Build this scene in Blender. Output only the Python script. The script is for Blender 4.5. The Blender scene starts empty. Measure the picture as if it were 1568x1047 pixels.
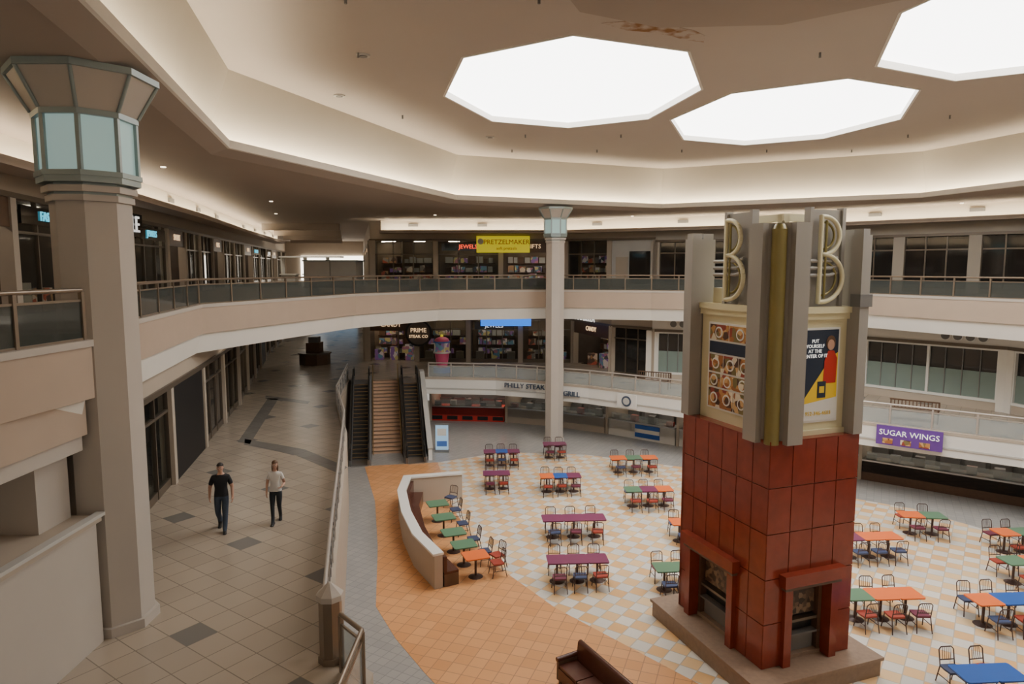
import bpy, bmesh, math, random
from mathutils import Vector, Matrix
from mathutils.geometry import tessellate_polygon
random.seed(4)
V=Vector
# ---------------------------------------------------------------- materials
def nm(name):
    m=bpy.data.materials.new(name); m.use_nodes=True
    nt=m.node_tree; b=nt.nodes['Principled BSDF']; return m,nt,b
def coords(nt,rot=0,loc=(0,0,0),scale=(1,1,1)):
    tc=nt.nodes.new('ShaderNodeTexCoord'); mp=nt.nodes.new('ShaderNodeMapping')
    mp.inputs['Rotation'].default_value=(0,0,rot); mp.inputs['Location'].default_value=loc
    mp.inputs['Scale'].default_value=scale
    nt.links.new(tc.outputs['Object'],mp.inputs['Vector']); return mp.outputs['Vector']
def mix(nt,fac,a,b,blend='MIX'):
    n=nt.nodes.new('ShaderNodeMix'); n.data_type='RGBA'; n.blend_type=blend
    for s,v in ((n.inputs[0],fac),(n.inputs[6],a),(n.inputs[7],b)):
        if hasattr(v,'is_output'): nt.links.new(v,s)
        elif isinstance(v,(int,float)): s.default_value=v
        else: s.default_value=(*v,1)
    return n.outputs[2]
def mat(name,col,rough=0.6,metal=0.0,var=0.08,scale=1.5,spec=0.5):
    m,nt,b=nm(name); v=coords(nt)
    n=nt.nodes.new('ShaderNodeTexNoise'); n.inputs['Scale'].default_value=scale; n.inputs['Detail'].default_value=4
    nt.links.new(v,n.inputs['Vector'])
    lo=tuple(max(0,c*(1-var)) for c in col); hi=tuple(min(1,c*(1+var)) for c in col)
    nt.links.new(mix(nt,n.outputs['Fac'],lo,hi),b.inputs['Base Color'])
    b.inputs['Roughness'].default_value=rough; b.inputs['Metallic'].default_value=metal
    b.inputs['Specular IOR Level'].default_value=spec
    return m
def picture(name,cols,scale,emit=0.0,rough=.4):
    m,nt,b=nm(name); v=coords(nt)
    n=nt.nodes.new('ShaderNodeTexVoronoi'); n.inputs['Scale'].default_value=scale; nt.links.new(v,n.inputs['Vector'])
    s=nt.nodes.new('ShaderNodeSeparateColor'); nt.links.new(n.outputs['Color'],s.inputs[0])
    r=nt.nodes.new('ShaderNodeValToRGB'); r.color_ramp.interpolation='CONSTANT'
    el=r.color_ramp.elements
    while len(el)<len(cols): el.new(.5)
    for i,c in enumerate(cols): el[i].position=i/len(cols); el[i].color=(*c,1)
    nt.links.new(s.outputs[0],r.inputs[0]); nt.links.new(r.outputs[0],b.inputs['Base Color']); b.inputs['Roughness'].default_value=rough
    if emit: nt.links.new(r.outputs[0],b.inputs['Emission Color']); b.inputs['Emission Strength'].default_value=emit
    return m
def emis(name,col,s):
    m,nt,b=nm(name); b.inputs['Base Color'].default_value=(*[c*.5 for c in col],1)
    b.inputs['Emission Color'].default_value=(*col,1); b.inputs['Emission Strength'].default_value=s; return m
def glass(name,col,alpha,rough=0.05,tint=None):
    m,nt,b=nm(name); out=nt.nodes['Material Output']
    tr=nt.nodes.new('ShaderNodeBsdfTransparent'); tr.inputs[0].default_value=(*(tint or [min(1,c*1.3+.4) for c in col]),1)
    b.inputs['Base Color'].default_value=(*col,1); b.inputs['Roughness'].default_value=rough
    ms=nt.nodes.new('ShaderNodeMixShader'); ms.inputs[0].default_value=alpha
    nt.links.new(tr.outputs[0],ms.inputs[1]); nt.links.new(b.outputs[0],ms.inputs[2]); nt.links.new(ms.outputs[0],out.inputs[0]); return m
def tile(name,c1,c2,grout,w,h,rot=0,rough=.35,mortar=.012,diam=None,dcol=None,offset=0,dscale=.08,checker=None):
    m,nt,b=nm(name); v=coords(nt,rot)
    br=nt.nodes.new('ShaderNodeTexBrick'); br.offset=offset; br.squash=1
    br.inputs['Scale'].default_value=1; br.inputs['Brick Width'].default_value=w; br.inputs['Row Height'].default_value=h
    br.inputs['Mortar Size'].default_value=mortar; br.inputs['Mortar Smooth'].default_value=.1
    br.inputs['Color1'].default_value=(*c1,1); br.inputs['Color2'].default_value=(*c2,1); br.inputs['Mortar'].default_value=(*grout,1)
    nt.links.new(v,br.inputs['Vector']); col=br.outputs['Color']
    if checker:
        ch=nt.nodes.new('ShaderNodeTexChecker'); ch.inputs['Scale'].default_value=1/w
        mp=nt.nodes.new('ShaderNodeMapping'); mp.inputs['Location'].default_value=(0,0,.3*w); nt.links.new(v,mp.inputs['Vector'])
        nt.links.new(mp.outputs[0],ch.inputs['Vector'])
        br2=nt.nodes.new('ShaderNodeTexBrick'); br2.offset=0
        for k in ('Scale','Brick Width','Row Height','Mortar Size','Mortar Smooth'): br2.inputs[k].default_value=br.inputs[k].default_value
        br2.inputs['Color1'].default_value=(*checker[0],1); br2.inputs['Color2'].default_value=(*checker[1],1); br2.inputs['Mortar'].default_value=(*grout,1)
        nt.links.new(v,br2.inputs['Vector'])
        col=mix(nt,ch.outputs['Fac'],col,br2.outputs['Color'])
    if diam:
        sp=nt.nodes.new('ShaderNodeSeparateXYZ'); nt.links.new(v,sp.inputs[0])
        outs=[]
        for ax in (0,1):
            a=nt.nodes.new('ShaderNodeMath'); a.operation='DIVIDE'; nt.links.new(sp.outputs[ax],a.inputs[0]); a.inputs[1].default_value=diam
            f=nt.nodes.new('ShaderNodeMath'); f.operation='FRACT'; nt.links.new(a.outputs[0],f.inputs[0])
            l=nt.nodes.new('ShaderNodeMath'); l.operation='LESS_THAN'; nt.links.new(f.outputs[0],l.inputs[0]); l.inputs[1].default_value=w/diam
            outs.append(l.outputs[0])
        mu=nt.nodes.new('ShaderNodeMath'); mu.operation='MULTIPLY'; nt.links.new(outs[0],mu.inputs[0]); nt.links.new(outs[1],mu.inputs[1])
        col=mix(nt,mu.outputs[0],col,dcol)
    n=nt.nodes.new('ShaderNodeTexNoise'); n.inputs['Scale'].default_value=.5; n.inputs['Detail'].default_value=5
    nt.links.new(v,n.inputs['Vector'])
    r=nt.nodes.new('ShaderNodeMapRange'); r.inputs[3].default_value=1-dscale; r.inputs[4].default_value=1+dscale; nt.links.new(n.outputs['Fac'],r.inputs[0])
    hs=nt.nodes.new('ShaderNodeHueSaturation'); nt.links.new(col,hs.inputs['Color']); nt.links.new(r.outputs[0],hs.inputs['Value'])
    nt.links.new(hs.outputs[0],b.inputs['Base Color']); b.inputs['Roughness'].default_value=rough
    return m
def stainmat():
    m,nt,b=nm('water_stain'); v=coords(nt); n=nt.nodes.new('ShaderNodeTexNoise'); n.inputs['Scale'].default_value=2.6; n.inputs['Detail'].default_value=6
    nt.links.new(v,n.inputs['Vector']); r=nt.nodes.new('ShaderNodeValToRGB'); r.color_ramp.elements[0].position=.42; r.color_ramp.elements[1].position=.6
    r.color_ramp.elements[0].color=(.46,.40,.35,1); r.color_ramp.elements[1].color=(.26,.13,.05,1)
    nt.links.new(n.outputs['Fac'],r.inputs[0]); nt.links.new(r.outputs[0],b.inputs['Base Color']); b.inputs['Roughness'].default_value=.9; return m
M={}
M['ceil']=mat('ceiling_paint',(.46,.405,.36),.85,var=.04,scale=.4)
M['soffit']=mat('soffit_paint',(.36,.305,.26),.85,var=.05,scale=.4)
M['cove']=mat('cove_paint',(.47,.43,.365),.8,var=.03)
M['mezsoff']=mat('mezzanine_soffit',(.58,.53,.45),.8,var=.03)
M['trimw']=mat('trim_white',(.74,.71,.65),.6,var=.03)
M['beige']=mat('fascia_beige',(.44,.345,.265),.7,var=.05)
M['wallb']=mat('wall_beige',(.44,.375,.30),.75,var=.05)
M['colm']=mat('column_paint',(.47,.425,.375),.6,var=.05)
M['bluesteel']=mat('lantern_steel',(.28,.335,.33),.4,.3)
M['lantern']=emis('lantern_glass',(.55,.80,.76),.34)
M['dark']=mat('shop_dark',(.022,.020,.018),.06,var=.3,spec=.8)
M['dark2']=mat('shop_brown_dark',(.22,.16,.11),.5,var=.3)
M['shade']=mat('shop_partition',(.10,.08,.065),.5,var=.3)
M['black']=mat('hoarding_black',(.008,.008,.009),.5)
M['frame']=mat('bronze_frame',(.15,.12,.09),.35,.4)
M['rail']=mat('railing_bronze',(.24,.185,.135),.35,.5)
M['raill']=mat('railing_pale_metal',(.50,.46,.42),.35,.4)
M['glassr']=glass('railing_glass',(.10,.11,.10),.5)
M['glassl']=glass('pale_glass',(.45,.5,.5),.4)
M['shopgl']=glass('shop_glass',(.03,.035,.035),.12,tint=(.9,.92,.9))
M['sky']=emis('skylight_glazing',(1,.975,.94),7.5)
M['cove_l']=emis('cove_light',(1,.87,.64),52.0)
M['cove_s']=emis('cove_light_small',(1,.86,.62),42.0)
M['warm']=emis('downlight_warm',(1,.83,.6),4.0)
M['gloww']=emis('glow_panel_white',(1,.90,.75),5.0)  # white glow for ceiling fixtures, some added, and the corridor end panel
M['shopfill']=emis('added_shop_lamp',(1,.85,.65),14.0)  # lamps added inside the shops to brighten goods and back walls
M['wood']=mat('dark_wood',(.11,.06,.035),.4,var=.25,scale=6)
M['red']=mat('glazed_oxblood_tile',(.235,.040,.022),.2,var=.25,scale=3)
M['grout']=mat('tile_grout',(.34,.17,.12),.8)
M['plinth']=mat('plinth_stone',(.26,.175,.12),.5,var=.25,scale=8)
M['cream']=mat('cream_panel',(.68,.62,.40),.5,var=.03)
M['olive']=mat('olive_column',(.24,.195,.06),.35,.1,var=.15)
M['grey']=mat('grey_pier',(.31,.29,.26),.55,var=.04)
M['greyd']=mat('grey_dark',(.17,.165,.16),.5)
M['greyl']=mat('grey_light',(.5,.49,.46),.5)
M['marble']=picture('fireplace_stone',[(.05,.03,.02),(.16,.10,.06),(.09,.06,.04),(.22,.15,.09),(.03,.02,.015)],9)
M['leather']=mat('leather_oxblood',(.085,.028,.018),.25,var=.2)
M['metal']=mat('chair_metal',(.085,.05,.045),.35,.4)
M['steel']=mat('steel',(.4,.4,.4),.3,.8)
M['gold']=mat('brass',(.45,.30,.14),.3,.8)
M['rubber']=mat('handrail_rubber',(.012,.012,.012),.4)
M['step']=mat('escalator_step',(.05,.048,.045),.4,.3)
M['stairs']=mat('stair_tile',(.55,.36,.24),.5,var=.12,scale=5)
M['t_or']=mat('laminate_orange',(.80,.16,.03),.35,var=.04)
M['t_bl']=mat('laminate_blue',(.015,.10,.42),.35,var=.04)
M['t_pu']=mat('laminate_plum',(.19,.035,.10),.35,var=.04)
M['t_gr']=mat('laminate_green',(.10,.22,.13),.35,var=.04)
M['seat_r']=mat('seat_red',(.36,.05,.03),.5); M['seat_p']=mat('seat_plum',(.16,.03,.06),.5); M['seat_b']=mat('seat_navy',(.05,.07,.15),.5)
M['white']=mat('white_panel',(.75,.74,.70),.5,var=.02)
M['yel']=emis('sign_yellow',(.9,.75,.02),.45); M['blue']=emis('sign_blue',(.02,.2,.9),1.4)
M['yelp']=mat('poster_yellow',(.85,.58,.03),.5); M['navy']=mat('poster_navy',(.02,.03,.055),.4)
M['redp']=mat('red_paint',(.5,.03,.02),.4); M['purp']=mat('banner_purple',(.13,.05,.30),.5)
M['txtw']=emis('letter_white',(1,.97,.9),.9); M['txtd']=mat('letter_slate',(.05,.075,.12),.5)
M['blind']=mat('window_blind',(.20,.26,.235),.25,var=.08); M['screen']=emis('lit_screen',(.35,.55,.75),.7)
M['menu']=picture('menu_board',[(.6,.25,.1),(.8,.6,.3),(.12,.05,.03),(.5,.1,.05),(.85,.8,.7)],5,.6)
M['goods']=picture('shop_goods',[(.5,.2,.25),(.75,.65,.6),(.1,.1,.12),(.3,.15,.4),(.6,.5,.2),(.15,.3,.4)],4,.1)  # faint emission put into the goods so shop interiors look lit
M['goods2']=picture('shop_goods_warm',[(.45,.25,.12),(.7,.55,.4),(.12,.07,.05),(.5,.12,.07),(.3,.25,.2)],3,.1)  # warm-coloured goods with the same built-in faint glow
M['food']=picture('food_photo',[(.35,.13,.04),(.62,.38,.16),(.09,.04,.025),(.75,.66,.5),(.28,.05,.03),(.2,.16,.06),(.5,.25,.08)],6)
M['neon']=emis('neon_red',(1,.08,.03),2.0); M['neonb']=emis('neon_teal',(.1,.6,.8),1.2); M['warmint']=emis('shop_glow',(1,.68,.38),.9)
M['stain']=stainmat()
M['skin']=mat('skin',(.52,.30,.21),.5,var=.04); M['hair']=mat('hair_dark',(.02,.014,.01),.6); M['hairb']=mat('hair_brown',(.12,.06,.03),.6)
M['shirtk']=mat('shirt_black',(.016,.016,.02),.8); M['jean']=mat('denim_dark',(.045,.062,.095),.8,var=.2,scale=20); M['jeank']=mat('trousers_black',(.02,.024,.03),.8)
M['shirtw']=mat('blouse_white',(.72,.70,.68),.8); M['shoe']=mat('shoe_black',(.02,.02,.02),.5); M['eye']=mat('eye_dark',(.02,.015,.01),.3); M['lip']=mat('lip',(.4,.13,.1),.5)
M['pink']=mat('ride_pink',(.75,.12,.25),.4); M['rblue']=mat('ride_blue',(.08,.2,.6),.4)
M['midfloor']=tile('mall_floor_tile',(.40,.335,.265),(.345,.29,.23),(.21,.175,.14),.62,.62,.62,.26,.010,diam=3.1,dcol=(.165,.155,.14))
M['band']=tile('floor_band_grey',(.19,.178,.16),(.165,.155,.14),(.13,.12,.11),.62,.62,.62,.26)
M['upfloor']=tile('upper_floor_tile',(.36,.30,.24),(.33,.275,.22),(.22,.17,.14),.6,.6,0,.3)
M['greyfloor']=tile('food_court_grey_tile',(.36,.35,.335),(.31,.305,.295),(.24,.24,.235),.3,.3,.5,.3)
M['orfloor']=tile('food_court_orange_tile',(.72,.36,.155),(.63,.295,.115),(.40,.20,.10),.42,.42,.35,.33)
M['check']=tile('food_court_check_tile',(.76,.71,.63),(.60,.585,.55),(.46,.40,.33),.47,.47,.62,.3,checker=((.78,.56,.31),(.74,.43,.18)))
# ---------------------------------------------------------------- builder
class B:
    def __init__(s): s.v=[];s.f=[];s.mi=[];s.sm=[];s.mats=[];s.M=Matrix()
    def mid(s,m):
        m=M[m] if isinstance(m,str) else m
        if m not in s.mats: s.mats.append(m)
        return s.mats.index(m)
    def add(s,vs,fs,m,sm=False):
        o=len(s.v); i=s.mid(m); s.v+=[s.M@V(p) for p in vs]
        for f in fs: s.f.append([o+k for k in f]); s.mi.append(i); s.sm.append(sm)
    def box(s,x0,x1,y0,y1,z0,z1,m):
        s.add([(x0,y0,z0),(x1,y0,z0),(x1,y1,z0),(x0,y1,z0),(x0,y0,z1),(x1,y0,z1),(x1,y1,z1),(x0,y1,z1)],
              [(0,3,2,1),(4,5,6,7),(0,1,5,4),(1,2,6,5),(2,3,7,6),(3,0,4,7)],m)
    def prism(s,P,z0,z1,m,P2=None):
        n=len(P); Q=P2 or P
        s.add([(*p[:2],z0) for p in P]+[(*p[:2],z1) for p in Q],
              [list(range(n))[::-1],list(range(n,2*n))]+[(i,(i+1)%n,n+(i+1)%n,n+i) for i in range(n)],m)
    def xprism(s,P,x0,x1,m):
        n=len(P)
        s.add([(x0,*p) for p in P]+[(x1,*p) for p in P],
              [list(range(n)),list(range(n,2*n))[::-1]]+[(i,n+i,n+(i+1)%n,(i+1)%n) for i in range(n)],m)
    def cyl(s,a,b,r,m,n=8,r2=None,cap=True):
        a=V(a);b=V(b); d=(b-a)
        if d.length<1e-6: return
        q=d.to_track_quat('Z','Y'); r2=r if r2 is None else r2
        vs=[];
        for (c,rr) in ((a,r),(b,r2)):
            for i in range(n):
                t=2*math.pi*i/n; vs.append(c+q@V((math.cos(t)*rr,math.sin(t)*rr,0)))
        s.add(vs,[(i,(i+1)%n,n+(i+1)%n,n+i) for i in range(n)],m,n>8 or r<.1)
        if cap: s.add(vs,[list(range(n))[::-1],list(range(n,2*n))],m)
    def ball(s,c,r,m,sc=(1,1,1),n=12,h=8,z0=-1,z1=1):
        vs=[];fs=[]
        a0=math.asin(z0);a1=math.asin(z1)
        for j in range(h+1):
            a=a0+(a1-a0)*j/h
            for i in range(n):
                t=2*math.pi*i/n; vs.append((c[0]+r*sc[0]*math.cos(a)*math.cos(t),c[1]+r*sc[1]*math.cos(a)*math.sin(t),c[2]+r*sc[2]*math.sin(a)))
        for j in range(h):
            for i in range(n): fs.append((j*n+i,j*n+(i+1)%n,(j+1)*n+(i+1)%n,(j+1)*n+i))
        s.add(vs,fs,m,True)
    def strip(s,A,za,Bq,zb,m,closed=False):
        n=len(A); r=n if closed else n-1
        s.add([(*p,za) for p in A]+[(*p,zb) for p in Bq],[(i,(i+1)%n,n+(i+1)%n,n+i) for i in range(r)],m)
    def wall(s,P,z0,z1,th,m,closed=False,off=0):
        A=offset(P,off,closed) if off else P; C=offset(P,off+th,closed)
        s.strip(A,z0,A,z1,m,closed); s.strip(C,z0,C,z1,m,closed); s.strip(A,z1,C,z1,m,closed); s.strip(A,z0,C,z0,m,closed)
        if not closed:
            for k in (0,-1): s.add([(*A[k],z0),(*C[k],z0),(*C[k],z1),(*A[k],z1)],[(0,1,2,3)],m)
    def tess(s,outer,holes,z,m):
        loops=[[V((*p,0)) for p in outer]]+[[V((*p,0)) for p in h] for h in holes]
        flat=[p for l in loops for p in l]
        s.add([(p.x,p.y,z) for p in flat],[tuple(t) for t in tessellate_polygon(loops)],m)
    def seg(s,p,d,s0,s1,d0,d1,z0,z1,m):
        n=V((-d.y,d.x)); P=[p+d*s0+n*d0,p+d*s1+n*d0,p+d*s1+n*d1,p+d*s0+n*d1]
        s.prism([tuple(q) for q in P],z0,z1,m)
    def text(s,t,pos,d,size,m,ext=.03):
        cu=bpy.data.curves.new('t','FONT'); cu.body=t; cu.size=size; cu.extrude=ext; cu.align_x='CENTER'; cu.align_y='CENTER'; cu.resolution_u=2
        ob=bpy.data.objects.new('t',cu); bpy.context.scene.collection.objects.link(ob); bpy.context.view_layer.update()
        me=bpy.data.meshes.new_from_object(ob.evaluated_get(bpy.context.evaluated_depsgraph_get()))
        d=V((d[0],d[1],0)).normalized(); up=V((0,0,1)); nn=d.cross(up)
        T=Matrix((( d.x,up.x,nn.x,pos[0]),(d.y,up.y,nn.y,pos[1]),(d.z,up.z,nn.z,pos[2]),(0,0,0,1)))
        s.add([T@v.co for v in me.vertices],[tuple(p.vertices) for p in me.polygons],m)
        bpy.data.objects.remove(ob); bpy.data.meshes.remove(me)
    def mesh(s,name):
        me=bpy.data.meshes.new(name); me.from_pydata([tuple(v) for v in s.v],[],s.f)
        for m in s.mats: me.materials.append(m)
        me.polygons.foreach_set('material_index',s.mi); me.polygons.foreach_set('use_smooth',s.sm); me.update(); return me
    def obj(s,name,loc=(0,0,0),rz=0):
        return inst(name,s.mesh(name),loc,rz)
def inst(name,me,loc=(0,0,0),rz=0):
    ob=bpy.data.objects.new(name,me); ob.location=loc; ob.rotation_euler=(0,0,rz)
    bpy.context.scene.collection.objects.link(ob); return ob
def offset(P,d,closed=False):
    P=[V(p[:2]) for p in P]; n=len(P); out=[]
    for i in range(n):
        a=P[i-1] if (i>0 or closed) else None; c=P[(i+1)%n] if (i<n-1 or closed) else None
        ns=[]
        if a is not None: e=(P[i]-a).normalized(); ns.append(V((-e.y,e.x)))
        if c is not None: e=(c-P[i]).normalized(); ns.append(V((-e.y,e.x)))
        if len(ns)==2:
            b=(ns[0]+ns[1]).normalized(); k=d/max(.4,b.dot(ns[0])); out.append(tuple(P[i]+b*k))
        else: out.append(tuple(P[i]+ns[0]*d))
    return out
def segs(P,closed=False):
    P=[V(p) for p in P]; n=len(P)
    for i in range(n if closed else n-1):
        a=P[i]; b=P[(i+1)%n]; L=(b-a).length; yield a,(b-a)/L,L
# ---------------------------------------------------------------- plan
ZM=3.2; ZU=8.75; ZS=13.6; ZC=16.1
UE=[(-7.7,.3),(-7.7,9),(-7.5,12.1),(-7.95,12.3),(-8.35,13.5),(-9.15,16),(-11.05,24.3),(-9.6,29.3),(-7.9,34.5),(-4.2,39.7),(2.2,41.3),(8.1,39.8),(18,35.2),(21.2,28.1),(22,20),(22,.3)]
L=[(-5.85,9.4),(-8.7,21.4),(-3.0,37.0),(9.1,42.1),(21.2,36),(24.2,26),(23,9.4),(20.5,-2),(-3,-2)]
C=offset(L,-.12,True)
E1=[(-3.3,11.8),(-4.1,15.3),(-5.3,20.8),(-6.9,28),(-8.75,34),(-10.1,41.95)]
ME=[(-5.8,42.8),(-1,42.2),(1.5,41.2),(4.5,39.4),(8,36.6),(15.3,30.4),(20.3,26.5),(22,21),(22,1)]
PIT=[(-2.35,1),(-2.35,10.9)]+E1+ME
SKY=[[(-2.41,24.6),(-1.45,20.2),(1.57,18.3),(4.93,19.64),(6.43,23.7),(5.54,28.26),(2.4,30),(-.85,28.7)],
     [(10.63,22.3),(13.76,23.7),(15.7,28.25),(14.43,32.4),(11.3,34.1),(7.96,32.7),(6.35,28.4),(7.49,24.2)],
     [(10.8,21.1),(9.1,16.8),(10.2,12.6),(13.5,10.5),(17,11.5),(19,16),(18,20.5),(14.2,22.7)]]
OUT=[(-34,-4),(38,-4),(38,92),(-34,92)]
# ceilings
b=B(); b.tess(C,SKY,ZC,'ceil'); b.obj('ceiling')
b=B()
for s_ in SKY: b.wall(s_,ZC-.02,ZC+.35,.08,'trimw',True)
b.obj('trim_skylight')
for s_ in SKY:
    b=B(); cx=sum(p[0] for p in s_)/8; cy=sum(p[1] for p in s_)/8
    b.prism([(cx+(p[0]-cx)*1.015,cy+(p[1]-cy)*1.015) for p in s_],ZC+.2,ZC+.3,'sky'); b.obj('skylight_window')
Wb=offset(L,.75,True); Lo=offset(L,.5,True)
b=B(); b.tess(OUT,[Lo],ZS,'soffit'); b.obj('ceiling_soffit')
b=B(); b.strip(Wb,13.7,C,ZC,'cove',True); b.obj('wall_cove')
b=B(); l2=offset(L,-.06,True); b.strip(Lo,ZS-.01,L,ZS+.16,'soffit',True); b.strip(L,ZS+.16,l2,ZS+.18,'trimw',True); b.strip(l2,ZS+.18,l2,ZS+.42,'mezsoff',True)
b.strip(l2,ZS+.42,offset(L,.05,True),ZS+.42,'trimw',True); l3=offset(L,.05,True); b.strip(l3,ZS+.42,l3,ZS+.17,'cove',True); b.strip(l3,ZS+.17,Wb,ZS+.17,'trimw',True); b.obj('trim_cove')
b=B(); b.wall(L,ZS+.19,ZS+.26,.1,'cove_l',True,off=.25); b.obj('cove_light_strip')
b=B(); P=[(1.5,15.8),(3.5,16.8),(6.3,16.6),(8.4,15),(9.2,11.5),(7.5,7.5),(3,6.5),(.3,9),(.2,12.5)]
b.prism(P,15.75,16.06,'soffit'); b.obj('ceiling_drop_panel')
b=B(); P=[(2.2,17.5),(2.9,18.0),(3.6,18.15),(4.1,18.4),(4.6,18.75),(5.1,18.9),(5.0,18.4),(4.6,18.0),(3.8,17.6),(2.9,17.3)]
b.prism(P,16.09,16.099,'stain'); b.obj('ceiling_water_stain')
b=B()
for i in range(-2,6):
    for j in range(0,8):
        x=i*4.3+.6*(j%2); y=12+j*3.9
        if x<-7+ max(0,(y-22))*.37 or x>21-(y-25)*.1 or y>38: continue
        if any((x-sum(p[0] for p in s_)/8)**2+(y-sum(p[1] for p in s_)/8)**2<36 for s_ in SKY): continue
        b.cyl((x,y,ZC-.14),(x,y,ZC),.035,'greyd',6)
for (x,y) in ((-4.2,20),(-6,24.5),(-1,32)): 
    b.cyl((x,y,ZC-.04),(x,y,ZC),.2,'greyl',12); b.cyl((x,y,ZC-.06),(x,y,ZC-.03),.12,'greyd',12)
b.obj('ceiling_sprinklers')
# floors
b=B(); b.box(-14,34,.5,52,-.3,0,'greyfloor'); b.obj('floor')
b=B(); b.prism([(-3.9,35),(-.5,37),(4,36.5),(9,34),(13.5,30.5),(17,28),(19.5,24),(19.5,3),(7,3),(7,13),(4.6,15.7),(1.3,19.5),(-.77,22.8),(-2.5,28)],0,.004,'check'); b.obj('floor_check_tiles')
b=B(); b.prism([(-7.6,34.3),(-3.9,35),(-2.5,28),(-.77,22.8),(1.3,19.5),(4.6,15.7),(7,13),(7,3),(2,9),(0,13),(-2.2,16.2),(-3.2,17.8),(-4.1,19.6),(-4.9,24),(-6.0,29)],0,.008,'orfloor'); b.obj('floor_orange_tiles')
b=B(); b.tess(OUT,[PIT],ZM,'midfloor'); b.tess(OUT,[offset(PIT,.0)],ZM-.95,'mezsoff'); b.obj('floor_middle_level')
b=B()
for P in ([(-10.6,26.4),(-8.1,24.9),(-5.9,22.6),(-5.75,23.3),(-8,25.7),(-10.9,27.3)],[(-13.2,36),(-10.5,34.6),(-10.6,35.3),(-13.5,36.9)],[(-11,26.8),(-10.4,26.5),(-12.5,36),(-13.1,36.1)]):
    b.prism(P,ZM,ZM+.005,'band')
b.obj('floor_grey_bands')
b=B(); b.tess(OUT,[UE],ZU,'upfloor'); b.tess(OUT,[offset(UE,.25)],ZU-1.65,'mezsoff'); b.obj('floor_upper_level')
b=B(); b.strip(UE,ZU,UE,ZU-.95,'beige',True); U2=offset(UE,.12,True); b.strip(UE,ZU-.95,U2,ZU-.95,'trimw',True)
b.strip(U2,ZU-.95,offset(UE,.25,True),ZU-1.65,'trimw',True); b.wall(UE,ZU-.02,ZU+.1,.12,'colm',True,off=-.03); b.obj('trim_balcony_fascia')
b=B()
b.wall(ME,ZM-.95,ZM+.02,.12,'white',off=-.04); b.wall(ME,ZM-.62,ZM-.55,.06,'greyl',off=-.09); b.wall(ME,ZM-.02,ZM+.1,.25,'wallb',off=-.06)
b.wall([(-2.35,1),(-2.35,10.9)]+E1,-.0,ZM+.1,.15,'wallb'); b.obj('trim_mezzanine_fascia')
# ---------------------------------------------------------------- railings
def railing(name,P,z,h,mr,mg,gap=1.6,squares=False,post=.035,off=.1):
    P=offset(P,off); b=B()
    for a,d,Ln in segs(P):
        n=max(1,round(Ln/gap)); st=Ln/n
        for k in range(n+1):
            p=a+d*st*k
            b.seg(p,d,-post,post,-post,post,z,z+h-.03,mr)
        e=a+d*Ln
        b.cyl((*a,z+h),(*e,z+h),.04,mr,8)
        b.seg(a,d,0,Ln,-.018,.018,z+h-.2,z+h-.16,mr); b.seg(a,d,0,Ln,-.018,.018,z+.1,z+.14,mr)
        b.seg(a,d,.03,Ln-.03,-.006,.006,z+.14,z+h-.2,mg)
        if squares:
            for k in range(n):
                for q in range(3):
                    c=a+d*(st*(k+.22+.28*q))
                    for zz in (z+.3,z+.6): b.seg(c,d,-.1,.1,-.02,.02,zz-.1,zz+.1,'greyd')
    return b.obj(name)
railing('balcony_railing',[(-7.7,.4),(-7.7,9),(-7.5,12.05)],ZU,.98,'rail','glassr')
railing('balcony_railing',UE[4:],ZU,.98,'rail','glassr')
railing('mezzanine_railing',E1,ZM,1.05,'raill','glassl',squares=True)
railing('mezzanine_railing',[(-5.3,42.75)]+ME[1:],ZM,1.0,'raill','glassl')
railing('mezzanine_railing',[(-2.35,4),(-2.35,10.6),(-2.85,11.15)],ZM,1.05,'rail','glassl')
b=B(); r8=lambda r,cx=0,cy=0,n=8,a0=math.pi/8:[(cx+r*math.cos(a0+2*math.pi*i/n),cy+r*math.sin(a0+2*math.pi*i/n)) for i in range(n)]
b.prism(r8(.2),0,1.15,'rail'); b.prism(r8(.23),0,.12,'rail'); b.prism(r8(.24),1.15,1.25,'colm'); b.prism(r8(.24),1.25,1.45,'colm',P2=r8(.02)); b.obj('newel_post',(-3.2,11.45,ZM))
# ---------------------------------------------------------------- columns
def column(x,y,z0,R,zt):
    b=B(); lz=zt-1.85*R/.67*1.0
    b.prism(r8(R*1.12),z0,z0+.18,'colm'); b.prism(r8(R),z0,lz-.45,'colm')
    for k,rr in ((0,1.08),(.16,1.16),(.32,1.26)): b.prism(r8(R*rr),lz-.45+k,lz-.45+k+.11,'colm' if k<.3 else 'bluesteel'); 
    b.prism(r8(R*1.02),lz-.45,lz,'bluesteel')
    hz=lz+ (zt-lz)*.55
    b.prism(r8(R*1.15),lz,hz,'lantern')
    for px,py in r8(R*1.19): b.box(px-.035,px+.035,py-.035,py+.035,lz,hz,'bluesteel')
    b.prism(r8(R*1.3),lz-.02,lz+.07,'bluesteel'); b.prism(r8(R*1.28),hz,hz+.1,'bluesteel')
    b.prism(r8(R*1.25),hz+.1,zt-.12,'colm',P2=r8(R*1.75))
    P1=r8(R*1.27);P2=r8(R*1.78)
    for p,q in zip(P1,P2): b.cyl((*p,hz+.1),(*q,zt-.12),.035,'bluesteel',6)
    b.prism(r8(R*1.85),zt-.12,zt-.005,'bluesteel')
    b.obj('lantern_column',(x,y,0))
column(-7.8,12.85,ZM,.67,ZS)
column(2.5,39.9,0,.56,ZS)
column(-19.5,44,ZM,.4,ZU-1.65)
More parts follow.
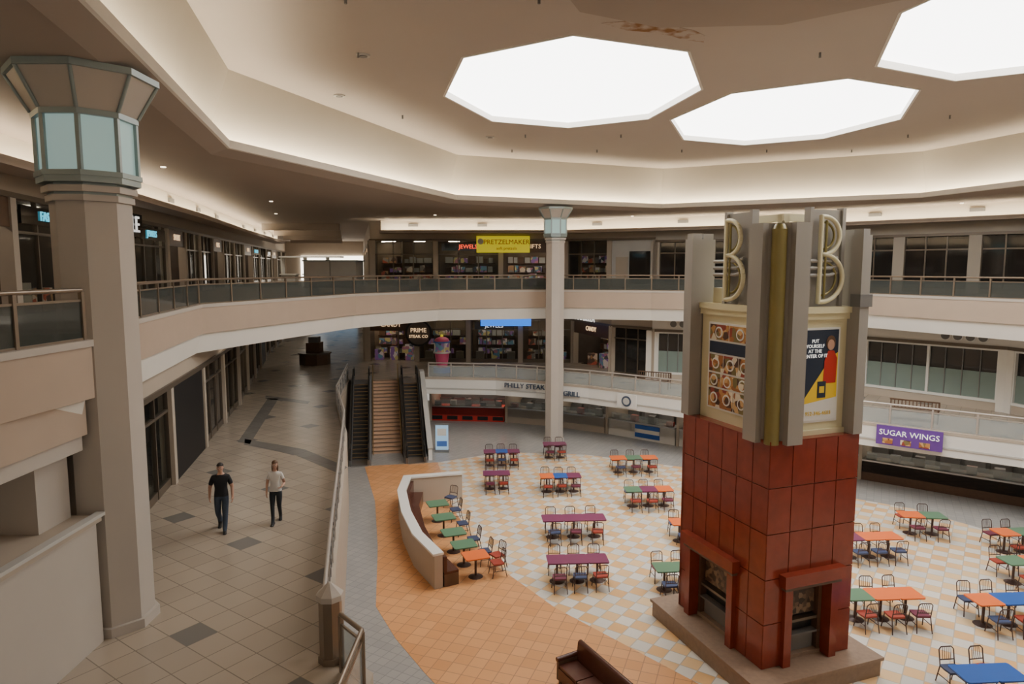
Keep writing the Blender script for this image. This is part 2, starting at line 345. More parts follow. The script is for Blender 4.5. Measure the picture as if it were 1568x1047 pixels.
# near-left stacked enclosure
b=B()
b.box(-12,-7.62,4,12.08,ZM,5.5,'colm'); b.box(-12,-7.55,4,12.14,5.5,5.6,'wallb'); b.box(-7.66,-7.5,4,12.18,5.6,5.66,'greyl')
b.box(-12,-8.9,4,12.0,5.6,ZU-1.6,'wallb'); b.box(-9,-8.05,11.2,12.05,5.6,ZU-1.6,'colm')
b.box(-12,-7.75,4,12.05,6.85,ZU-1.6,'colm'); b.box(-12,-7.68,4,12.1,ZU-1.62,ZU-.95,'beige'); b.obj('wall_stair_enclosure')
# ---------------------------------------------------------------- storefronts
def store(name,P,z0,zs,z1,bay,pats,pw=.35,wallm='wallb'):
    b=B(); k=0
    b.wall(P,zs,z1,.3,wallm); b.wall(P,zs-.06,zs+.1,.1,'frame',off=-.08)
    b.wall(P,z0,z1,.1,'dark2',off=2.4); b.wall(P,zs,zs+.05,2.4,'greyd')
    for a,d,Ln in segs(P):
        n=max(1,round(Ln/bay)); st=Ln/n
        for i in range(n):
            s0=st*i; pt=pats[k%len(pats)]; k+=1
            b.seg(a,d,s0-pw/2,s0+pw/2,-.06,.35,z0,zs,wallm)
            x0=s0+pw/2; x1=s0+st-pw/2; w=x1-x0
            if pt in ('lit','neon','open','dim'):
                if pt!='dim':
                    for q in range(2): b.seg(a,d,x0+w*(.25+.5*q)-.4,x0+w*(.25+.5*q)+.4,.9,1.15,zs-.06,zs-.02,'shopfill')  # added lamp strips that brighten the interior
                b.seg(a,d,s0-.05,s0+.05,.3,2.4,z0,zs,'shade')
                g=random.choice(['goods','goods2'])
                for zz in (.4,1.1,1.8):
                    b.seg(a,d,x0+.3,x1-.3,1.95,2.35,z0+zz-.05,z0+zz,'wood')
                    q=x0+.35
                    while q<x1-.7:
                        ww=random.uniform(.25,.6); b.seg(a,d,q,q+ww,2.0,2.3,z0+zz,z0+zz+random.uniform(.3,.55),random.choice([g,g,'goods','wood','greyl'])); q+=ww+.08
            if pt in('glass','lit','neon','dim'):
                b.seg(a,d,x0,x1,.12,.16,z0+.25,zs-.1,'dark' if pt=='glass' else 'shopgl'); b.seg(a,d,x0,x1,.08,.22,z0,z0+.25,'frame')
                m_=3
                for q in range(m_+1):
                    xx=x0+(x1-x0)*q/m_; b.seg(a,d,xx-.035,xx+.035,.06,.2,z0,zs,'frame')
                b.seg(a,d,x0,x1,.06,.2,z0+2.4,z0+2.48,'frame')
                if pt!='glass':
                    for q in range(3):
                        xx=x0+(x1-x0)*(q+.5)/3; b.seg(a,d,xx-.3,xx+.3,.8,1.2,z0,z0+.7+.2*(q%2),random.choice(['goods','goods2','wallb']))
                    if pt=='neon':
                        b.seg(a,d,x0+.3,x1-.3,-.04,.04,zs-.75,zs-.2,'dark'); b.text(random.choice(['LIDS','FASHION','NAILS','OUTLET','JEWELS']),(*(a+d*(x0+x1)/2-V((-d.y,d.x))*.07),zs-.47),d,.42,random.choice(['neon','txtw','neonb']),.02)
            elif pt=='black': b.seg(a,d,x0,x1,.0,.1,z0,zs,'black')
            elif pt=='white':
                b.seg(a,d,x0,x1,.1,.2,z0,zs,'greyl'); b.seg(a,d,x0+.3,x0+1.2,.05,.12,z0,z0+2.2,'wallb')
                b.seg(a,d,x0+1.3,x1-.2,.05,.12,z0+.3,z0+2.6,'dark')
            elif pt=='open':
                b.seg(a,d,x0,x1,.0,.12,zs-.9,zs-.0,'wood'); b.text(random.choice(['SHOES','GIFTS','SPORT','CANDY']),(*(a+d*(x0+x1)/2-V((-d.y,d.x))*.03),zs-.45),d,.45,'warmint',.02)
                for q in range(3):
                    xx=x0+(x1-x0)*(q+.5)/3; b.seg(a,d,xx-.3,xx+.3,.8,1.3,z0,z0+.8+.2*(q%3),random.choice(['wood','goods','goods2','wallb']))
            elif pt=='window':
                b.seg(a,d,x0,x1,.0,.3,z0,z0+.5,'wallb'); b.seg(a,d,x0,x1,.15,.2,z0+.5,zs,'dark'); b.seg(a,d,x0,x1,.1,.16,z0+.5,z0+.5+(zs-z0-.5)*.52,'blind')
                for q in range(9):
                    xx=x0+(x1-x0)*q/8; b.seg(a,d,xx-.02,xx+.02,.06,.2,z0+.5,zs,'greyd')
                for q in range(3):
                    xx=x0+(x1-x0)*q/2; b.seg(a,d,xx-.06,xx+.06,-.02,.2,z0+.5,zs,'white')
                b.seg(a,d,x0,x1,-.04,.1,zs-.15,zs,'white'); b.seg(a,d,x0,x1,-.04,.1,z0+.42,z0+.55,'white')
        b.seg(a,d,Ln-pw/2,Ln+pw/2,-.06,.35,z0,zs,wallm)
    return b.obj(name)
UL=[(-13,0),(-13.3,15),(-15.6,25),(-17.5,35),(-21,50),(-29,88)]
UB=[(-10.5,51),(4,51),(10,48),(20,43),(28,35),(31,24),(31,0)]
ML=[(-9.35,13.6),(-9.9,17),(-11.9,26),(-13.9,34.4),(-20,56),(-27,88)]
MBk=[(-11,51),(4.5,50),(6.5,44.5),(8.7,42.2)]
MBr=[(8.7,42.2),(14,40.2),(19.4,37.8),(23.8,32.5),(26,24),(26,0)]
store('wall_left_upper_shops',UL,ZU,12.2,ZS,4.2,['glass','open','lit','lit','open','neon','dim','neon','open','lit'])
store('wall_back_upper_shops',UB[:3],ZU,12.2,ZS,4.4,['lit','neon','open','dim','white','glass'],wallm='wallb')
store('wall_right_upper_shops',UB[2:],ZU,12.0,ZS,3.6,['glass'],pw=.6,wallm='cove')
store('wall_left_mid_shops',ML,ZM,6.4,ZU-1.65,4.3,['dim','dim','black','glass','dim','lit'],pw=.3)
store('wall_back_mid_shops',MBk,ZM,6.4,ZU-1.65,4.0,['open','lit','neon','lit','open','glass'])
store('wall_right_mid_windows',MBr,ZM,6.3,ZU-1.65,6.5,['window'],pw=.7,wallm='trimw')
store('wall_corridor_upper',[(-19,88),(-10.5,51)],ZU,12.2,ZS,5,['glass','open'])
store('wall_corridor_mid',[(-19,88),(-11,51)],ZM,6.4,ZU-1.65,5,['open','lit'])
b=B(); b.box(-32,-15,88,88.3,ZM,ZS,'wallb'); b.box(-26,-20,87.8,88,ZM,ZM+3,'screen'); b.box(-27,-19,87.8,88,ZU,ZU+3,'gloww'); b.obj('wall_back_corridor')  # glowing panels put on the end wall for bright corridor ends
b=B(); b.box(-34,-33.8,-4,92,0,ZS,'wallb'); b.obj('wall_left'); b=B(); b.box(37.8,38,-4,92,0,ZS,'wallb'); b.obj('wall_right')
def cove(name,P,off,z=12.75):
    b=B(); Q=offset(P,off)
    b.wall(Q,z,z+.12,.12,'soffit'); b.wall(Q,z-.1,z+.03,1.0,'soffit'); b.wall(Q,z+.04,z+.09,.1,'cove_s',off=.25); b.wall(Q,z-.05,ZS,.06,'mezsoff',off=.75)
    for a,d,Ln in segs(Q):
        for k in range(int(Ln/5)): b.seg(a,d,k*5+2,k*5+2.7,.66,.76,z+.4,z+.6,'greyd')
    b.obj(name)
cove('trim_left_cove',[(-11.9,0),(-12.0,15),(-13.7,25),(-15.6,35),(-18.9,49.5),(-23,70)],-0)
cove('trim_back_cove',[(-9.5,49.3),(3.6,49.3),(9,46.6),(19,41.5),(26.4,34.5),(29.2,24),(29.2,0)],0)
b=B()
for (x,y) in [(-10.3,18),(-12,24),(-12.5,36),(-5,45),(8,46),(-15,44),(24,37)]:
    b.cyl((x,y,ZS-.03),(x,y,ZS+.0),.09,'warm',12)
b.obj('downlights_upper')
b=B()  # soffit lights, filled out with added troffers that brighten the back
for (x,y) in [(-12.6,30),(-14.5,36),(-13,42),(-9,46.5),(-4,46),(1,46),(5,43),(12,38),(17,35.8),(21.7,31)]:
    b.box(x-.7,x+.7,y-.25,y+.25,ZU-1.70,ZU-1.64,'gloww')
for y in range(50,86,7): b.box(-15.5-(y-50)*.26-1,-15.5-(y-50)*.26+1,y,y+1,ZU-1.7,ZU-1.64,'gloww')
b.obj('ceiling_lights_mid_level')
b=B()
for y in range(54,86,9):
    x=-15.5-(y-50)*.24; b.box(x-2.2,x+2.2,y,y+2,ZS-.06,ZS,'gloww'); b.box(x-3,x+3,y-.3,y,ZS-.5,ZS,'soffit')
b.obj('ceiling_lights_corridor')
# signs
b=B(); b.box(-2.6,1.3,50.5,50.8,11.3,12.5,'yel'); b.text('PRETZELMAKER',(-.4,50.47,12.05),(1,0),.48,'redp'); b.text('soft pretzels',(-.4,50.47,11.6),(1,0),.3,'redp')
b.cyl((-2.3,50.5,12.1),(-2.3,50.42,12.1),.22,'white',16); b.obj('shop_sign_yellow')
b=B(); b.box(-2.3,1.4,49.9,50.15,5.95,6.6,'blue'); b.obj('shop_sign_blue')
b=B(); d=(V(UL[3])-V(UL[2])).normalized(); p=V(UL[2])+d*3.6; b.seg(p,d,-2.6,2.6,-.12,-.02,11.5,12.5,'dark'); b.text('BASTILLE',(p.x+.2,p.y,12.0),d,1.0,'txtw'); b.obj('shop_sign_letters')
b=B(); b.text('ANNABELLA',(5.0,47.8,6.7),(.34,-.94),.62,'txtw'); b.obj('shop_sign_letters')
b=B(); d=(V(ME[3])-V(ME[2])).normalized(); b.text('PHILLY STEAK',(.75,41.28,2.95),(.95,-.35),.42,'txtd',.05); b.text('GRILL',(3.5,39.75,2.75),d,.42,'txtd',.05); b.obj('food_stall_sign')
d=(V(ME[6])-V(ME[5])).normalized(); n_=V((-d.y,d.x)); p=V(ME[5])+d*2.4-n_*.2
b=B(); b.seg(p,d,-1.25,1.25,-.03,.05,2.45,3.3,'purp'); q=p-n_*.06; b.text('SUGAR WINGS',(q.x,q.y,3.0),d,.34,'txtw',.01)
for k in range(3): b.seg(p,d,-1+.7*k,-.6+.7*k,-.05,0,2.52,2.75,'food')
b.obj('food_stall_banner')
b=B()
for (s0,ii) in ((.3,0),(3.2,2)):
    a,d,Ln=list(segs(MBr))[ii]; nn=V((-d.y,d.x))
    for k in range(4):
        p=a+d*(s0+1+k*.55); b.cyl((*(p-nn*.02),6.75),(*(p-nn*.12),6.75),.2,'greyd',16); b.cyl((*(p-nn*.02),6.75),(*(p-nn*.1),6.75),.25,'white',16)
b.obj('round_air_vents')
a,d,Ln=list(segs(ML))[0]
b=B(); b.seg(a,d,.2,Ln-.1,-.14,-.1,5.7,7.05,'white')
for k in range(9): b.seg(a,d,.35+k*.36,.39+k*.36,-.17,-.13,5.7,7.05,'greyd')
b.obj('shop_transom_grille')
# ---------------------------------------------------------------- food stalls
b=B()
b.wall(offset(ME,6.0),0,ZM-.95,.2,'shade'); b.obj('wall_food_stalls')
styles=[('black','redp','neon'),('greyl','wallb','menu'),('greyl','wallb','menu'),('white','white','menu'),('white','white','screen'),('black','wood','menu'),('wood','wood','menu'),('wood','wood','menu')]
Q=offset(ME,2.3)
for (a,d,Ln),(c1,c2,c3) in zip(segs(Q),styles):
    b=B(); e=.12
    b.seg(a,d,e,Ln-e,0,.7,0,.95,c2); b.seg(a,d,e,Ln-e,-.08,.8,.95,1.02,'steel'); b.seg(a,d,e,Ln-e,0,.06,.4,.95,c1)
    nk=max(2,int(Ln/1.0))
    for k in range(nk):
        x=Ln*(k+.5)/nk
        if c2=='redp': b.seg(a,d,x-.35,x+.35,-.03,0,.1,.35,'black')
        b.seg(a,d,x-.2,x+.2,.2,.5,1.02,1.25+.1*(k%3),random.choice(['steel','white','greyd','redp']))
    b.seg(a,d,.3,Ln-.3,.1,.12,1.02,1.4,'glassl')
    for k in range(nk): 
        x=Ln*(k+.5)/nk; b.seg(a,d,x-.38,x+.38,2.6,2.68,1.55,2.05,c3 if k%2==0 else 'greyd')
        b.seg(a,d,x-.4,x+.4,2.4,3.0,0,1.1,'steel' if k%2 else 'greyd')
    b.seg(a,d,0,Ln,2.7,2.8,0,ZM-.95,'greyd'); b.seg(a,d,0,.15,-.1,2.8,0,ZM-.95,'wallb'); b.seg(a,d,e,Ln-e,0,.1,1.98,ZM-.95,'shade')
    b.seg(a,d,.5,Ln-.5,1.2,1.5,ZM-1.0,ZM-.955,'gloww')
    b.obj('food_stall')
a,dd,Ln=list(segs(Q))[3]
b=B(); b.seg(a,dd,2.0,3.6,-.06,-.02,.15,.42,'t_bl'); b.seg(a,dd,2.0,3.6,-.06,-.02,.42,.65,'white'); b.seg(a,dd,2.0,3.6,-.06,-.02,.65,.9,'t_bl'); b.obj('striped_flag')
a,dd,Ln=list(segs(ME))[3]
b=B(); p=a+dd*2.6; b.seg(p,dd,-.6,.6,-.2,-.12,2.35,3.15,'white'); q=p-V((-dd.y,dd.x))*.22; b.cyl((*q,2.75),(*(q-V((-dd.y,dd.x))*.02),2.75),.3,'txtd',20); b.cyl((*(q-V((-dd.y,dd.x))*.02),2.75),(*(q-V((-dd.y,dd.x))*.03),2.75),.2,'greyl',20); b.obj('food_stall_sign')
# ---------------------------------------------------------------- stairs and escalators
RZ=math.radians(11); c0=V((-6.4,34.4)); ax=V((math.cos(RZ),math.sin(RZ)))
def esc(o):
    b=B(); w=.42
    n=20; b.box(-w,w,0,1.3,0,.06,'steel')
    for i in range(n):
        y=1.3+i*5.4/n; z=(i+1)*ZM/n; b.box(-w,w,y,y+5.4/n+.02,z-.25,z,'step'); b.box(-w,w,y-.005,y+.02,z-.02,z+.005,'gold')
    b.box(-w,w,6.7,8.2,ZM-.2,ZM+.01,'steel')
    prof=[(0.15,0),(0,.35),(.1,.75),(.3,.88),(1.3,.9),(6.7,ZM+.9),(7.8,ZM+.9),(8.05,ZM+.75),(8.1,ZM+.3),(8.0,ZM),(6.8,ZM-.3),(1.5,0)]
    low=[(0.2,0),(.2,.3),(1.3,.32),(6.7,ZM+.3),(8,ZM+.3),(8,ZM-.1),(6.8,ZM-.6),(1.8,0)]
    for sx in (-1,1):
        x=sx*(w+.04); b.xprism(prof,x-.01,x+.01,'glassr'); b.xprism(low,x-.05,x+.05,'steel'); b.xprism(low,x+sx*.06,x+sx*.14,'greyd')
        hp=prof[1:10]
        for p,q in zip(hp[:-1],hp[1:]): b.cyl((x,*p),(x,*q),.04,'rubber',6)
    p=c0+ax*o; b.obj('escalator',(p.x,p.y,0),RZ)
esc(-1.45); esc(1.45)
b=B(); n=20
for i in range(n):
    y=2.4+i*5.8/n; z=(i+1)*ZM/n; b.box(-.82,.82,y,8.2,z-ZM/n,z,'stairs'); b.box(-.82,.82,y-.03,y+.02,z-.03,z+.005,'frame')
for x in (-.76,.76):
    b.cyl((x,2.2,.95),(x,8.2,ZM+.95),.03,'gold',8); b.cyl((x,2.2,0),(x,2.2,.95),.025,'gold',8)
    for k in range(5): y=3.4+k*1.2; z=(y-2.4)/5.8*ZM; b.cyl((x,y,z),(x,y,z+.95),.02,'gold',6)
b.obj('staircase',(c0.x,c0.y,0),RZ)
b=B(); b.xprism([(.6,0),(.6,.6),(7,ZM+.55),(7.9,ZM+.55),(7.9,0)],2.12,2.32,'white'); b.xprism([(.58,.6),(7,ZM+.55),(7.9,ZM+.55),(7.9,ZM+.62),(7,ZM+.62),(.55,.67)],2.08,2.36,'greyl'); b.obj('escalator_parapet',(c0.x,c0.y,0),RZ)
b=B(); b.box(-2.3,2.3,8.32,8.42,0,ZM-.02,'wallb'); b.obj('wall_stair_back',(c0.x,c0.y,0),RZ)
b=B(); b.box(-.35,.35,-.06,.06,.1,1.5,'screen'); b.box(-.38,.38,-.08,.08,.06,.1,'greyd'); b.box(-.38,.38,-.08,.08,1.5,1.56,'greyd'); b.box(-.4,.4,-.25,.25,0,.06,'greyd'); b.box(-.25,.25,-.07,-.06,.9,1.3,'white'); b.box(-.28,.28,-.07,-.06,.3,.6,'rblue'); b.obj('poster_stand',(-3.9,37.2,0))
BP=[(-2.2,29.3),(-4.4,28.7),(-4.35,27),(-3.8,24.6),(-3.1,22.5),(-2.2,20.8)]
BP=BP[::-1]
b=B(); b.wall(BP,0,1.1,.28,'wallb'); b.wall(BP,1.1,1.17,.36,'white',off=-.04); b.obj('booth_partition')
b=B(); b.wall(BP[:5],.0,.42,.5,'wood',off=-.55); b.wall(BP[:5],.42,.5,.5,'leather',off=-.55); b.wall(BP[:5],.5,1.0,.12,'leather',off=-.15); b.obj('booth_bench')
b=B(); b.xprism([(0,.12),(2.4,.12),(2.4,.42),(0,.42)],-.22,.32,'leather')
for y0,y1 in ((0,.8),(.8,1.6),(1.6,2.4)): b.box(-.2,.3,y0+.02,y1-.02,.42,.5,'leather')
b.add([(-.3,0,.12),(-.18,0,.12),(-.26,0,.9),(-.36,0,.9),(-.3,2.4,.12),(-.18,2.4,.12),(-.26,2.4,.9),(-.36,2.4,.9)],[(0,1,2,3),(4,7,6,5),(0,3,7,4),(1,5,6,2),(3,2,6,7)],'leather')
b.cyl((-.33,0,.9),(-.33,2.4,.9),.07,'leather',12)
for y in (-.05,2.37):
    b.box(-.32,.32,y,y+.08,.1,.62,'wood'); b.cyl((-.32,y+.04,.64),(.34,y+.04,.62),.06,'leather',12)
for x in (-.25,.27):
    for y in (.05,2.35): b.box(x-.03,x+.03,y-.03,y+.03,0,.12,'wood')
b.obj('leather_settee',(1.4,15.9,0),math.radians(-152))
# ---------------------------------------------------------------- tables & chairs
def table_mesh(col,w):
    b=B(); h=w/2; c=.04
    b.prism([(-h+c,-.36),(h-c,-.36),(h,-.36+c),(h,.36-c),(h-c,.36),(-h+c,.36),(-h,.36-c),(-h,-.36+c)],.715,.75,col)
    b.box(-h+.02,h-.02,-.34,.34,.70,.715,'black'); b.cyl((0,0,.04),(0,0,.70),.04,'metal',10); b.cyl((0,0,0),(0,0,.05),.25,'metal',14,r2=.06)
    return b.mesh('dining_table')
TM={}
def chair_mesh(seat):
    b=B(); r=.015
    for x in (-1,1):
        b.cyl((x*.22,.24,0),(x*.19,.17,.44),r,'metal',6); b.cyl((x*.21,-.26,0),(x*.19,-.17,.44),r,'metal',6)
        b.cyl((x*.19,-.17,.44),(x*.19,-.24,.82),r,'metal',6); b.cyl((x*.19,-.24,.82),(x*.13,-.255,.88),r,'metal',6)
        b.cyl((x*.2,.2,.22),(x*.2,-.2,.22),r*.8,'metal',6)
    b.cyl((-.13,-.255,.88),(.13,-.255,.88),r,'metal',6); b.cyl((-.19,-.2,.58),(.19,-.2,.58),r,'metal',6)
    for x in (-.11,-.055,0,.055,.11): b.cyl((x,-.2,.58),(x*.9,-.255,.88),.007,'metal',5)
    b.prism([(-.2,-.18),(.2,-.18),(.22,0),(.2,.2),(-.2,.2),(-.22,0)],.43,.475,seat); b.box(-.19,.19,-.17,.19,.415,.43,'metal')
    return b.mesh('dining_chair')
CM=[chair_mesh('seat_r'),chair_mesh('seat_p'),chair_mesh('seat_b')]
def tb(x,y,col,w,rz):
    k=(col,w)
    if k not in TM: TM[k]=table_mesh(col,w)
    inst('dining_table',TM[k],(x,y,.008),rz)
def chair(x,y,rz,k=None): inst('dining_chair',CM[random.choice([0,0,1,2]) if k is None else k],(x,y,.008),rz)
def group(x,y,cols,w,ang=.06):
    n=len(cols); d=V((math.cos(ang),math.sin(ang))); nn=V((-d.y,d.x)); c=V((x,y))
    for i,cl in enumerate(cols):
        p=c+d*w*(i-(n-1)/2); tb(p.x,p.y,cl,w,ang)
    tot=n*w; nc=max(2,int(tot/.62))
    for i in range(nc):
        for sd in (-1,1):
            p=c+d*tot*((i+.5)/nc-.5)+nn*sd*(.58+random.uniform(0,.1)); a=ang+(0 if sd<0 else math.pi)+random.uniform(-.12,.12)
            chair(p.x,p.y,a)
O,Bl,Pu,G='t_or','t_bl','t_pu','t_gr'
group(-.54,34.5,[Pu,Bl,Pu],.62); group(-.72,30.7,[Pu,Pu],.62); group(2.29,36,[Pu,Pu],.62); group(2.2,30.3,[O,Bl,Pu],.62)
group(6.07,33.3,[O,G,O],.78); group(5.84,28.4,[G,Pu,O],.68); group(2.33,25,[Pu,Pu,Pu],.8); group(2.12,21.3,[Pu,Pu,Pu],.66)
group(5.15,20.7,[G,G],.66); group(12.6,23.2,[Pu,O,O],.7); group(15.7,25.3,[O,G],.8,-.1); group(10.7,18.9,[G,O,O],.75)
group(14.2,18.6,[O,Bl,Bl],.75); group(16.6,21.2,[G,O],.75); group(11.1,15.0,[Bl,Bl],.75); group(6.6,24.6,[O,G],.7); group(18.0,23.6,[O,G],.7)
for (x,y,cl) in ((-3.0,26.6,G),(-2.6,25.1,G),(-2.1,23.6,G),(-1.65,22.5,G),(-1.2,21.6,O)):
    tb(x,y,cl,.82,math.radians(20)); chair(x+.72,y+.1,math.radians(110),0 if cl==O else 2)
chair(-2.6,28.2,2.6); chair(-.5,22.3,2.2)
# ---------------------------------------------------------------- tower
b=B(); WX,WY=2.7,3.5; T0,T1=.5,6.1
b.prism([(-.55,-.55),(WX+.5,-.55),(WX+.5,WY+.5),(-.55,WY+.5)],0,.42,'plinth'); b.prism([(-.6,-.6),(WX+.55,-.6),(WX+.55,WY+.55),(-.6,WY+.55)],.42,.5,'plinth')
b.box(.42,WX-.04,.42,WY-.04,T0,T1-.02,'grout'); b.box(.04,WX-.04,.04,WY-.04,2.76,T1-.02,'grout')
for (p,q) in ((.04,.62),(WX-.6,WX-.04)): b.box(p,q,.04,.5,T0,2.8,'grout')
for (p,q) in ((.04,1.0),(WY-.5,WY-.04)): b.box(.04,.5,p,q,T0,2.8,'grout')
def face(fn,W,nx,na,nb):
    hs=[.5,1.62,2.74,3.86,4.98,6.1]; g=.012
    for i in range(nx):
        s0=W*i/nx; s1=W*(i+1)/nx
        for j in range(5):
            if j<2 and s0>=na-.1 and s1<=nb+.1: continue
            fn(s0+g,s1-g,0,.1,hs[j]+g,hs[j+1]-g,'red')
    fn(na-.14,na+.08,-.12,.2,.5,2.6,'red'); fn(nb-.08,nb+.14,-.12,.2,.5,2.6,'red')
    fn(na-.25,nb+.25,-.22,.1,2.55,2.85,'red'); fn(na-.18,nb+.18,-.16,.1,2.45,2.56,'wood')
    fn(na,nb,.38,.42,.5,2.76,'black'); fn(na+.22,nb-.22,.3,.38,1.55,2.4,'marble'); fn(na+.22,nb-.22,.3,.38,.6,1.0,'greyd')
    fn(na+.1,nb-.1,.2,.38,1.4,1.47,'frame'); fn(na+.1,nb-.1,.18,.38,1.05,1.1,'greyd'); fn(na+.1,nb-.1,.15,.4,.5,.6,'plinth')
    for s_ in (na+.14,nb-.14): fn(s_-.05,s_+.05,.18,.38,.5,2.45,'wood')
fr=lambda s0,s1,d0,d1,z0,z1,m: b.box(s0,s1,d0,d1,z0,z1,m)
fl=lambda s0,s1,d0,d1,z0,z1,m: b.box(d0,d1,s0,s1,z0,z1,m)
face(fr,WX,4,WX/4,WX*3/4); face(fl,WY,6,WY/3,WY*5/6)
b.box(.0,WX,WY-.1,WY,T0,T1,'red'); b.box(WX-.1,WX,0.1,WY,T0,T1,'red'); b.box(0,WX,0,WY,T1-.03,T1,'red')
b.box(.32,WX-.25,.3,WY-.32,T1,9.05,'cream'); b.box(.2,WX-.18,.16,WY-.2,9.05,9.2,'cream'); b.box(.25,WX-.22,.22,WY-.25,8.9,9.05,'cream')
b.box(.3,WX-.2,.22,.3,T1,T1+.12,'cream')
b.prism([(.34,-.16),(.78,-.16),(.78,.8),(-.16,.8),(-.16,.34),(.0,.34),(.22,.22),(.34,.0)],T1-.08,11.15,'grey'); b.cyl((.13,.13,T1-.08),(.13,.13,11.0),.17,'olive',20); b.cyl((.13,.13,11.0),(.13,.13,11.12),.17,'olive',20,r2=.1)
for (x0,x1,y0,y1) in ((WX-.28,WX,-.06,.3),(WX-.2,WX+.06,.3,.9),(-.06,.3,WY-.3,WY+.04),(.3,.7,WY-.25,WY+.04),(WX-.28,WX,WY-.3,WY)):
    b.box(x0,x1,y0,y1,T1,10.9,'grey'); b.box(x0+.04,x1-.04,y0+.04,y1-.04,10.9,11.05,'grey')
b.box(WX-.32,WX+.06,-.1,.2,9.2,9.5,'greyd')
for x in (.85,2.0): b.box(x,x+.14,.9,1.04,9.2,11.4,'cream')
b.box(.85,2.14,.86,1.08,11.25,11.42,'cream')
for y in (.85,2.7): b.box(.9,1.04,y,y+.14,9.2,11.4,'cream')
b.box(.86,1.08,.85,2.84,11.25,11.42,'cream')
b.box(.5,2.2,.5,WY-.5,9.2,9.6,'cream')
# stylised B emblems
def emblem(fn,c,left):
    fn(c-.5,c+.5,.42,.52,9.2,11.5,'grey'); fn(c-.54,c-.44,.36,.56,9.2,11.55,'grey'); fn(c+.44,c+.54,.36,.56,9.2,11.55,'grey')
    sg=-1 if left else 1
    T=lambda u,z,dd=.26:((dd,c+sg*(u-.2),z) if left else (c+sg*(u-.2),dd,z))
    for (R,zc,wd) in ((.44,10.88,.46),(.56,9.88,.60)):
        pts=[(.0+wd*math.sin(t),zc+R*math.cos(t)) for t in [math.pi*i/18 for i in range(19)]]
        for off,rr,m_ in ((0,.055,'cream'),):
            for p,q in zip(pts[:-1],pts[1:]): b.cyl(T(*p),T(*q),rr,m_,8)
        pin=[(p[0]*.72,zc+(p[1]-zc)*.72) for p in pts]
        for p,q in zip(pin[:-1],pin[1:]): b.cyl(T(*p,.3),T(*q,.3),.03,'olive',6)
        b.cyl(T(-.1,zc+R),T(.03,zc+R),.055,'cream',8); b.cyl(T(-.1,zc-R),T(.03,zc-R),.055,'cream',8)
    b.cyl(T(-.1,9.28),T(-.1,11.36),.055,'cream',8); b.cyl(T(.06,9.4),T(.06,11.24),.03,'olive',8)
    for k in range(3):
        p=T(-.62,9.95+.17*k,.3); q=T(.25,9.95+.17*k,.3); b.cyl(p,q,.045,'grey',8); b.cyl(q,T(.5,10.02+.17*k,.34),.045,'grey',8)
emblem(fr,1.75,False); emblem(fl,1.9,True)
x0,x1=1.0,2.2
b.box(x0,x1,.27,.3,6.4,8.7,'white'); b.box(x0+.05,x1-.05,.262,.27,6.45,8.65,'navy')
X0,X1=x0+.05,x1-.05
b.add([(X0,.258,6.45),(X1,.258,6.45),(X1,.258,7.3),(X0,.258,6.95)],[(0,1,2,3)],'white')
b.add([(X0,.256,6.85),(X1,.256,7.0),(X1,.256,8.1),(X1-.2,.256,8.0)],[(0,1,2,3)],'yelp')
b.ball((X1-.24,.25,8.28),.11,'skin',(1,.05,1.2),12,8); b.ball((X1-.24,.256,8.33),.15,'hairb',(1,.03,1.2),12,8); b.add([(X1-.44,.25,7.35),(X1-.05,.25,7.35),(X1-.03,.25,7.95),(X1-.14,.25,8.14),(X1-.32,.25,8.14),(X1-.42,.25,7.9)],[(0,1,2,3,4,5)],'redp')
b.box(x0+.55,x0+.8,.245,.255,7.0,7.4,'navy'); b.box(x0+.6,x0+.75,.24,.25,7.12,7.28,'yelp')
b.text('PUT\nYOURSELF\nAT THE\nCENTER OF IT',(x0+.43,.25,8.2),(1,0),.12,'txtw',.003); b.text('952-346-4603',(x0+.6,.25,6.62),(1,0),.14,'yelp',.003)
b.box(.29,.32,1.05,2.85,6.4,8.7,'white')
for i,(za,zb) in enumerate(((6.45,6.95),(7.0,7.35),(7.4,7.85),(7.9,8.2),(8.25,8.65))):
    cuts=[[1.1,1.75,2.8],[1.1,2.3,2.8],[1.1,1.6,2.2,2.8],[1.1,2.8],[1.1,2.0,2.8]][i]
    for p,q in zip(cuts[:-1],cuts[1:]):
        b.box(.275,.29,p+.02,q-.02,za,zb,'navy' if i==3 else 'food')
        if i!=3:
            for k in range(max(1,int((q-p)/.45))):
                cy=p+(q-p)*(k+.5)/max(1,int((q-p)/.45)); cz=(za+zb)/2; b.cyl((.276,cy,cz),(.266,cy,cz),.15,'white',14); b.cyl((.27,cy,cz),(.26,cy,cz),.11,'food',12)
b.obj('clock_tower_fireplace_pillar',(6.0,15.5,0),math.radians(20))
